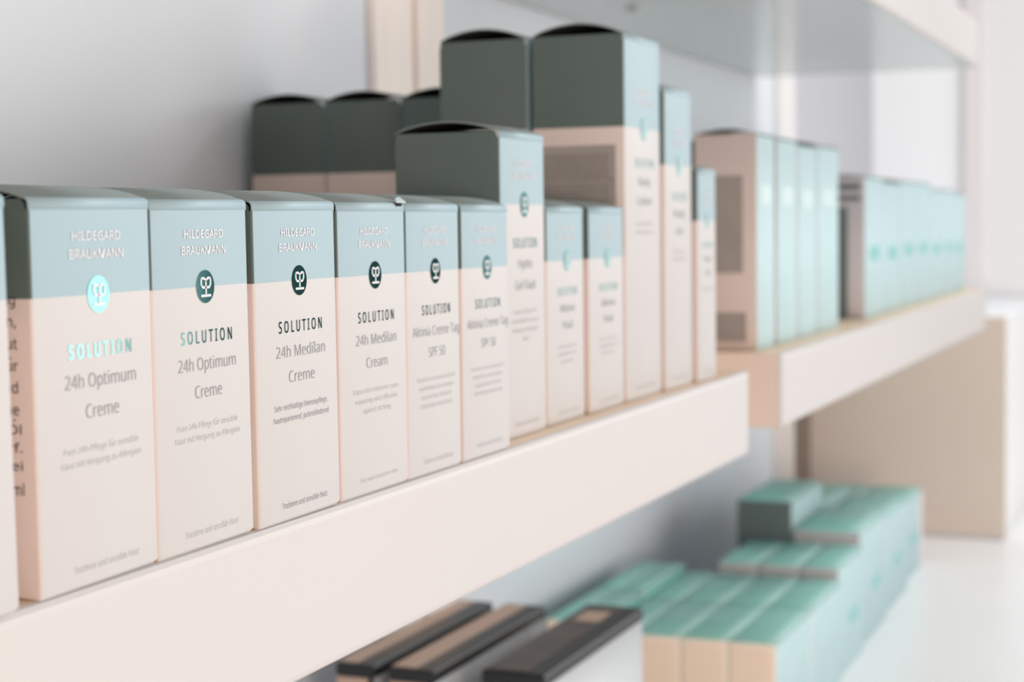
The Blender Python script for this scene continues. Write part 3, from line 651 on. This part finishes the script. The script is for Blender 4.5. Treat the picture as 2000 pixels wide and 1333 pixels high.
# ------------------------------------------------------------------ shelves
def shelf(label, x0, x1, z0, z1, under, screw=None, y1=0.9985):
    t = thing('wall_shelf', label, 'shelf', (x0 + x1) / 2, 0.5, z0, 'white wall shelves')
    w = (x1 - x0) / 2
    bm = bmesh.new()
    fs = bx(bm, -w, w, -0.5, y1 - 0.5, 0, z1 - z0, 0)
    fs[1].material_index = 1
    fs[0].material_index = 2
    fs[5].material_index = fs[3].material_index = 3
    es = [e for e in bm.edges if all(abs(v.co.y + 0.5 * U) < 1e-6 for v in e.verts)]
    bmesh.ops.bevel(bm, geom=es, offset=0.012 * U, segments=3, profile=0.5, affect='EDGES')
    link('board', bm, [M['shelf'], M['shelf_top'], under, M['shelf_end']], t)
    if screw:
        bm = bmesh.new()
        bmesh.ops.create_cone(bm, cap_ends=True, segments=20, radius1=0.022 * U, radius2=0.03 * U, depth=0.014 * U)
        link('screw_head', bm, M['steel'], t, Vector(((screw[0] - (x0 + x1) / 2) * U, (screw[1] - 0.5) * U, -0.006 * U)))
    return t


shelf('near white shelf, warm bounce coloured into its top, carrying the front row of boxes', -0.3, 3.93, -0.538, -0.342, M['shelf'])
shelf('far white shelf carrying the upright light teal boxes', 4.262, 8.45, -0.515, -0.3265, M['shelf'], y1=0.92)
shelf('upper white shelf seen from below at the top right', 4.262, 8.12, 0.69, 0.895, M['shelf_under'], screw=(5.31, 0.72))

# counter
ct = thing('counter', 'long white counter under the shelves carrying teal and black-edged boxes', 'counter', 5.0, 0.1, -1.72)
wbox('worktop', -7.5, 6.15, -0.95, 0.928, 0, 0.12, M['counter'], 0.01, ct)
wbox('base_cabinet', -7.5, 6.15, -0.8, 0.928, -(Z0 - 1.72), -0.001, M['wall_white'], 0, ct)

# closed cabinet at the far end
cb = thing('cabinet', 'closed cabinet, warm shading coloured into its side, on the counter at far right', 'cabinet', 10.4, 0.48, -1.6)
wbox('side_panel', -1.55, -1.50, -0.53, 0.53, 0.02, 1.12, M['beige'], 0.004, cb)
wbox('body', -1.499, 0.75, -0.51, 0.53, 0.0, 1.12, M['wall_white'], 0.004, cb)
wbox('plinth', -1.545, -1.5, -0.52, 0.52, 0.0, 0.019, M['shelf'], 0, cb)
dr = wbox('door', -1.499, 0.74, -0.53, -0.511, 0.03, 1.11, M['wall_pale'], 0.004, cb)
wbox('handle', 0.6, 0.64, -0.56, -0.53, 0.4, 0.7, M['steel'], 0.004, dr)

# ------------------------------------------------------------------ front row of cream boxes on the near shelf
G1 = 'cream and pale blue boxes in the front row'
OPT = '24h Optimum\nCreme'
OPD = 'Pure 24h-Pflege für sensible\nHaut mit Neigung zu Allergien'
DRY = 'Trockene und sensible Haut'
AKD = 'Extra hoher Sonnenschutz für die\nempfindliche und zu Allergien\nneigende Haut, schützt vor\nlichtbedingter Hautalterung'
small = dict(h=0.376, depth=0.2, split=0.75)


def left_print(t, w, d, h):
    lettering('side_text', 'ng\nkeln,\nHaut\nfür\nund\ncreme', t, 'side', d / 2 - 0.037, 0.610 * h, 0.04, 0.110, -w / 2 - 0.0007, M['black_ink'], align='RIGHT')
    lettering('side_text', 'Öl\nparf.\nfrei', t, 'side', d / 2 - 0.033, 0.390 * h, 0.035, 0.048, -w / 2 - 0.0007, M['black_ink'], align='RIGHT')
    lettering('side_text', '50 ml', t, 'side', d / 2 - 0.03, 0.28 * h, 0.03, 0.012, -w / 2 - 0.0007, M['black_ink'])


cosmetic_box('cream and blue box cut off by the left picture edge, first of the front row', 1.06, 1.262, -0.006, foil=M['foil'], mono=M['white_print'],
             sol='SOLUTION', name=OPT, desc=OPD, skin=DRY, group=G1, ry=-0.012, **small)
b1 = cosmetic_box('large-looking cream box with cyan emblem, second from left in the front row', 1.303, 1.501, 0.005, foil=M['foil'], mono=M['white_print'],
                  sol='SOLUTION', name=OPT, desc=OPD, skin=DRY, group=G1, side_text=left_print, ry=-0.005, rz=0.018, **small)
cosmetic_box('cream box with dark emblem, directly right of the box with the cyan emblem', 1.503, 1.694, 0.006, foil=M['foil'], mono=M['white_print'],
             sol='SOLUTION', name=OPT, desc=OPD, skin=DRY, group=G1, ry=-0.006, **small)
cosmetic_box('sharpest cream box with black range lettering, in the middle of the front row', 1.7035, 1.900, 0.004, foil=M['foil'], mono=M['white_print'],
             sol='SOLUTION', name='24h Medilan\nCreme', desc='Sehr reichhaltige Intensivpflege,\nhautreparierend, juckreizlindernd', skin=DRY,
             group=G1, ry=-0.007, letters=False, **small)
b4 = cosmetic_box('cream box with slightly open lid corner, right of the sharpest box', 1.9085, 2.102, 0.006, foil=M['foil'], mono=M['white_print'],
             sol='SOLUTION', name='24h Medilan\nCream', desc='Extra-rich intensive care,\nrepairing and effective\nagainst itching', skin='Dry and sensitive skin',
             group=G1, ry=-0.003, **small)
# the turned-up paper tab at the right lid corner of that box
bm = bmesh.new()
tv = [bm.verts.new(Vector((x * U, y * U, z * U))) for x, y, z in
      ((0.070, -0.101, 0.3755), (0.0965, -0.102, 0.3750), (0.0965, -0.092, 0.382), (0.080, -0.094, 0.3800))]
bm.faces.new(tv)
tb = link('lid_tab', bm, M['patch'], b4)
tb.modifiers.new('card', 'SOLIDIFY').thickness = 0.002 * U
bm = bmesh.new()
bx(bm, 0.072, 0.088, -0.1012, -0.098, 0.371, 0.3750)
link('tab_shade', bm, M['inside'], b4)  # black block paints the shade under the turned-up tab
cosmetic_box('cream sun-cream box with small dark emblem, sixth of the front row', 2.104, 2.280, 0.006, foil=M['foil'], mono=M['white_print'],
             sol='SOLUTION', name='Aktinia Creme Tag\nSPF 50', desc=AKD, skin=DRY, group=G1, name_fit=0.88, desc_w=0.72, **small)
cosmetic_box('cream sun-cream box with teal emblem, in front of the medium-tall box', 2.289, 2.466, 0.006, foil=M['foil'], mono=M['white_print'],
             sol='SOLUTION', name='Aktinia Creme Tag\nSPF 50', desc=AKD, skin=DRY, group=G1, name_fit=0.88, desc_w=0.72, **small)
cosmetic_box('blurred small cream box right of the medium-tall box', 2.735, 2.919, 0.045, foil=M['foil'], mono=M['white_print'],
             sol='SOLUTION', name='Aktinia\nFluid', desc='Sonnenschutz für\nempfindliche und\nunreine Haut', skin=DRY, group=G1, name_fit=0.4, desc_w=0.5, **small)
cosmetic_box('blurred small cream box standing in front of the tallest box', 2.940, 3.135, 0.042, foil=M['foil'], mono=M['white_print'],
             sol='SOLUTION', name='Aktinia\nFluid', desc='Sonnenschutz für\nempfindliche und\nunreine Haut', skin=DRY, group=G1, name_fit=0.4, desc_w=0.5, **small)

# ------------------------------------------------------------------ taller boxes on the near shelf
G2 = 'taller cream and blue boxes on the near shelf'
LOREM = ('Ingredients: Aqua, Ethylhexyl Methoxycinnamate,\nGlycerin, Titanium Dioxide, Butyrospermum Parkii,\nCetearyl Alcohol, Panthenol, Tocopheryl Acetate,\n'
         'Bisabolol, Allantoin, Xanthan Gum, Citric Acid,\nPhenoxyethanol, Sodium Hydroxide, Parfum, Silica,\nPrunus Amygdalus Dulcis Oil, Squalane, Lecithin,\n'
         'Helianthus Annuus Seed Oil, Caprylic Triglyceride,\nBeeswax, Sodium Hyaluronate, Disodium EDTA, Linalool')


def ingredients(t, w, d, h):
    bm = bmesh.new()
    y0, y1 = -d / 2 + 0.018, d / 2 - 0.008
    z0, z1 = h * 0.30, h * 0.70
    bm.faces.new([bm.verts.new(Vector(((-w / 2 - 0.0006) * U, yy * U, zz * U))) for yy, zz in ((y0, z0), (y1, z0), (y1, z1), (y0, z1))])
    pn = link('ingredient_panel', bm, M['taupe_print'], t)
    for i, zc in enumerate((0.64, 0.56, 0.48, 0.40)):
        lettering('ingredient_text', LOREM, pn, 'side', -(y0 + y1) / 2, zc * h, (y1 - y0) * 0.96, 0.052, -w / 2 - 0.0012, M['brown_ink'], leading=0.9)


cosmetic_box('medium-tall box with dark grey side rising behind the small front row', 2.52, 2.714, 0.040, 0.494, 0.182, 0.764, M['foil'], M['white_print'],
             'SOLUTION', 'Hydro\nGel Fluid', 'Leichte Pflege für\nempfindliche und zu\nRötungen neigende\nHaut', DRY, 1.16, group=G2, name_fit=0.45, desc_w=0.6, bulge=0.016)
cosmetic_box('tallest box with printed brown side panel, front one of the tall pair', 3.15, 3.377, 0.042, 0.708, 0.188, 0.748, M['foil'], M['white_print'],
             'SOLUTION', 'Body\nLotion', 'Leichte Pflege für\nempfindliche Haut', DRY, 1.25, group=G2, name_fit=0.4, desc_w=0.5, bulge=0.021, side_text=ingredients)
cosmetic_box('tallest box with dark side, rear one of the tall pair', 3.15, 3.377, 0.240, 0.708, 0.186, 0.748, M['foil'], M['white_print'],
             'SOLUTION', 'Body\nLotion', 'Leichte Pflege für\nempfindliche Haut', DRY, 1.25, group=G2, name_fit=0.4, desc_w=0.5, bulge=0.021)
cosmetic_box('tall narrow-looking box right of the tallest box, pale blue top', 3.388, 3.582, 0.036, 0.622, 0.19, 0.745, M['foil'], M['white_print'],
             'SOLUTION', 'Body\nGel', 'Leichte Pflege für\nempfindliche Haut', DRY, 1.2, group=G2, name_fit=0.4, desc_w=0.5, bulge=0.018)
cosmetic_box('last box on the near shelf, lower than its left neighbour, blurred', 3.60, 3.745, 0.028, 0.462, 0.18, 0.755, M['foil'], M['white_print'],
             'SOLUTION', 'Fluid\nGel', 'Leichte Pflege', DRY, 1.0, group=G2, name_fit=0.4, desc_w=0.5)
G3 = 'tall dark-sided boxes at the back of the near shelf'
for y, lab in ((0.437, 'dark-sided box at the back, half hidden by the tallest rear box'),
               (0.625, 'dark-sided box at the back, middle of three in file'),
               (0.812, 'dark-sided box at the back nearest the wall, leftmost of three in file')):
    cosmetic_box(lab, 3.388, 3.582, y, 0.622, 0.185, 0.745, M['foil'], M['white_print'],
                 'SOLUTION', 'Body\nGel', 'Leichte Pflege für\nempfindliche Haut', DRY, 1.2, group=G3, name_fit=0.4, desc_w=0.5, bulge=0.019)


# ------------------------------------------------------------------ plain cartons (teal)
def teal_box(label, x0, x1, y0, y1, z, h, group, front='teal_front', side='salmon', top='teal_top', lid_bulge=0.0, name='teal_box',
             frame=False, prints=(), cat='box', ry=0.0, rz=0.0):
    w, d = x1 - x0, y1 - y0
    t = thing(name, label, cat, (x0 + x1) / 2, (y0 + y1) / 2, z, group, rz, ry)
    bm = bmesh.new()
    loop = carton_mesh(bm, w, d, h, [(h, 0, 1)], None, r=0.003)
    if lid_bulge:
        f = bm.faces.new(loop)
        f.material_index = 2
    link('carton', bm, [M[front], M[side], M['inside']], t)
    bm = bmesh.new()
    pr = [(-d / 2, -0.004)] + [(-d / 2 + d * k / 10, 0.0012 + (lid_bulge or 0.004) * math.sin(math.pi * k / 10)) for k in range(11)] + [(d / 2, -0.004)]
    rows = [[bm.verts.new(Vector((sx * (w / 2 - 0.001) * U, yy * U, (h + zz) * U))) for sx in (-1, 1)] for yy, zz in pr]
    for i in range(len(rows) - 1):
        f = bm.faces.new((rows[i][0], rows[i][1], rows[i + 1][1], rows[i + 1][0]))
        f.material_index = 1 if i <= 2 else 0
        f.smooth = True
    if not lid_bulge:
        for s in (0, 1):
            bm.faces.new([r[s] for r in rows])
    link('lid', bm, [M[top], M['teal_edge'] if top == 'teal_top' else M[front]], t)
    if frame:
        bm = bmesh.new()
        bx(bm, -w / 2 - 0.0012, -w / 2, -d / 2 + 0.014, d / 2 - 0.014, 0.012, h - 0.02)
        link('side_label', bm, M['salmon'], t)
    for (nm, face, a, b, ww, hh, m) in prints:
        bm = bmesh.new()
        if face == 'front':
            bx(bm, a - ww / 2, a + ww / 2, -d / 2 - 0.0012, -d / 2, b - hh / 2, b + hh / 2)
        else:
            bx(bm, -w / 2 - 0.0012, -w / 2, a - ww / 2, a + ww / 2, b - hh / 2, b + hh / 2)
        link(nm, bm, M[m], t)
    return t


# upright teal boxes on the far shelf
G4 = 'tall light teal boxes on the far shelf'
ZS = -0.3265
tall = ((4.33, 4.52, 0.555, 'tall teal box with peach printed left side, first on the far shelf'),
        (4.553, 4.785, 0.553, 'tall teal box, second on the far shelf'),
        (4.80, 5.04, 0.545, 'tall teal box with dark lid edge, third on the far shelf'),
        (5.055, 5.36, 0.553, 'tall teal box, last of the tall four on the far shelf'))
for i, (a, b, h, lab) in enumerate(tall):
    w = b - a
    pr = [('white_print_patch', 'front', 0, h * 0.72, w * 0.55, 0.05, 'patch')]
    if i == 0:
        pr += [('ingredient_panel', 'side', 0.012, h * 0.585, 0.115, 0.25, 'taupe_print'), ('batch_panel', 'side', 0.012, h * 0.11, 0.13, 0.075, 'taupe_print')]
    teal_box(lab, a, b, 0.08, 0.245, ZS, h, G4, side='cream_side' if i == 0 else 'lilac', lid_bulge=0.012, top='lilac', prints=pr)
# dark slate carton between the near and far shelf groups, seen as a sliver behind the first teal box
teal_box('slim slate box peeking out behind the first tall teal box', 4.34, 4.52, 0.25, 0.30, ZS, 0.54, None, front='slate', side='slate', top='slate', name='slate_box')

G5 = 'low light teal boxes on the far shelf'
xs = [5.80, 6.16, 6.52, 6.88, 7.24, 7.60, 7.96, 8.32]
ordn = ['first', 'second', 'third', 'fourth', 'fifth', 'sixth', 'last']
for i in range(7):
    a, b = xs[i], xs[i + 1] - 0.006
    h = 0.478 - (0.012 if i % 3 == 1 else 0.0) - (0.01 * max(0, i - 3))
    pr = [('teal_logo', 'front', 0, h * 0.46, (b - a) * 0.5, 0.045, 'foil_teal'), ('side_stripe', 'front', (b - a) * 0.47, h * 0.5, 0.012, h * 0.9, 'window_white')]
    if i == 0:
        pr = pr[:1] + [('shadow_strip', 'side', 0.01, h * 0.40, 0.085, h * 0.78, 'slate'), ('text_block', 'side', 0.0, h * 0.93, 0.15, 0.022, 'slate'),  # slate strip paints the dark shadow on this box side
                       ('text_block', 'side', 0.0, h * 0.85, 0.15, 0.018, 'slate')]
    teal_box('%s of the low teal boxes, on the right half of the far shelf' % ordn[i], a, b, 0.08, 0.26, ZS, h, G5, side='lilac', top='teal_top', prints=pr, lid_bulge=0.006)

# ------------------------------------------------------------------ boxes on the counter
ZC = -1.6
G6 = 'teal-topped boxes with peach ends on the counter'
rows = ((0.19, 0.335), (0.337, 0.482), (0.484, 0.628), (0.634, 0.745), (0.751, 0.835), (0.841, 0.918))
rn = ['frontmost', 'second', 'third', 'fourth', 'fifth', 'rearmost']
for i, (a, b) in enumerate(rows):
    h = 0.35 if i < 4 else 0.375
    for j, (xa, xb) in enumerate(((4.98, 5.462), (5.468, 5.948))):
        teal_box('teal-topped box, %s of two in the %s row of the counter block' % (('nearer', 'farther')[j], rn[i]), xa, xb, a, b, ZC, h, G6,
                 frame=True, side='salmon_frame', front='teal_front' if i < 3 else 'teal_top')
G7 = 'stepped teal boxes farther along the counter'
step = []
for i, (a, b) in enumerate(((0.20, 0.333), (0.339, 0.482), (0.488, 0.628))):
    step.append((5.955, 6.40, a, b, 0.392, 'teal box with grey printed end strip, %s row of the first step' % rn[i], 'lilac'))
step += [(6.41, 6.95, 0.21, 0.46, 0.44, 'teal box with grey printed end at the front of the second step', 'lilac'),
         (6.41, 6.95, 0.47, 0.68, 0.545, 'teal box with dark slate end at the back of the second step', 'slate'),
         (6.96, 7.55, 0.225, 0.46, 0.40, 'teal box with stripes at the front of the third step', 'lilac'),
         (6.96, 7.55, 0.47, 0.68, 0.44, 'teal box behind the striped one of the third step', 'slate'),
         (7.56, 8.15, 0.25, 0.46, 0.355, 'last teal box at the front, before the cabinet side', 'lilac'),
         (7.56, 8.15, 0.47, 0.68, 0.352, 'last teal box at the back, before the cabinet side', 'slate')]
for (xa, xb, a, b, h, lab, sd) in step:
    pr = []
    d = b - a
    if sd == 'lilac':
        pr = [('text_strip', 'side', 0, h - 0.022, d * 0.92, 0.008, 'taupe_print'), ('teal_stripe', 'front', 0.05, h * 0.45, 0.16, 0.04, 'foil_teal')]
    if lab.startswith('last teal box at the front'):
        pr.append(('white_edge', 'front', (xb - xa) / 2 - 0.05, h / 2, 0.09, h * 0.97, 'white_print'))
    teal_box(lab, xa, xb, a, b, ZC, h, G7, side=sd, prints=pr)


# black-edged boxes
def framed_box(label, x0, x1, y0, y1, h, top, side):
    w, d = x1 - x0, y1 - y0
    t = thing('black_edged_box', label, 'box', (x0 + x1) / 2, (y0 + y1) / 2, ZC, 'black-edged boxes on the counter')
    bm = bmesh.new()
    loop = carton_mesh(bm, w, d, h - 0.032, [(h - 0.032, 0, 1)], None, r=0.003)
    bm.faces.new(loop)
    link('carton', bm, [M['window_white'], M[side]], t)
    # lid: black tray rim around a coloured top panel
    bm = bmesh.new()
    bx(bm, -w / 2 - 0.002, w / 2 + 0.002, -d / 2 - 0.002, d / 2 + 0.002, h - 0.032, h, 0, 0.006)
    lid = link('lid', bm, M['black'], t)
    bm = bmesh.new()
    r = 0.012
    bx(bm, -w / 2 + r, w / 2 - r, -d / 2 + 0.046, d / 2 - 0.004, h, h + 0.0015)
    link('top_panel', bm, M[top], lid)
    bm = bmesh.new()
    bx(bm, -w / 2 - 0.002, -w / 2, -d / 2 - 0.002, -d / 2 + 0.012, 0.003, h - 0.032)
    link('black_corner_edge', bm, M['black'], t)
    return t


fb = framed_box('black-edged box with dark brown top, nearest to the teal boxes', 3.55, 4.27, 0.375, 0.525, 0.60, 'bark', 'bark')
wbox('tan_patch', 0.16, 0.27, -0.02, 0.045, 0.6012, 0.603, M['tan'], 0, fb)
framed_box('black-edged box with tan top, middle of the black-edged boxes', 3.50, 4.21, 0.625, 0.735, 0.60, 'tan', 'tan')
framed_box('black-edged box with shiny rim, half hidden under the near shelf edge', 3.50, 4.21, 0.775, 0.870, 0.60, 'tan', 'tan')
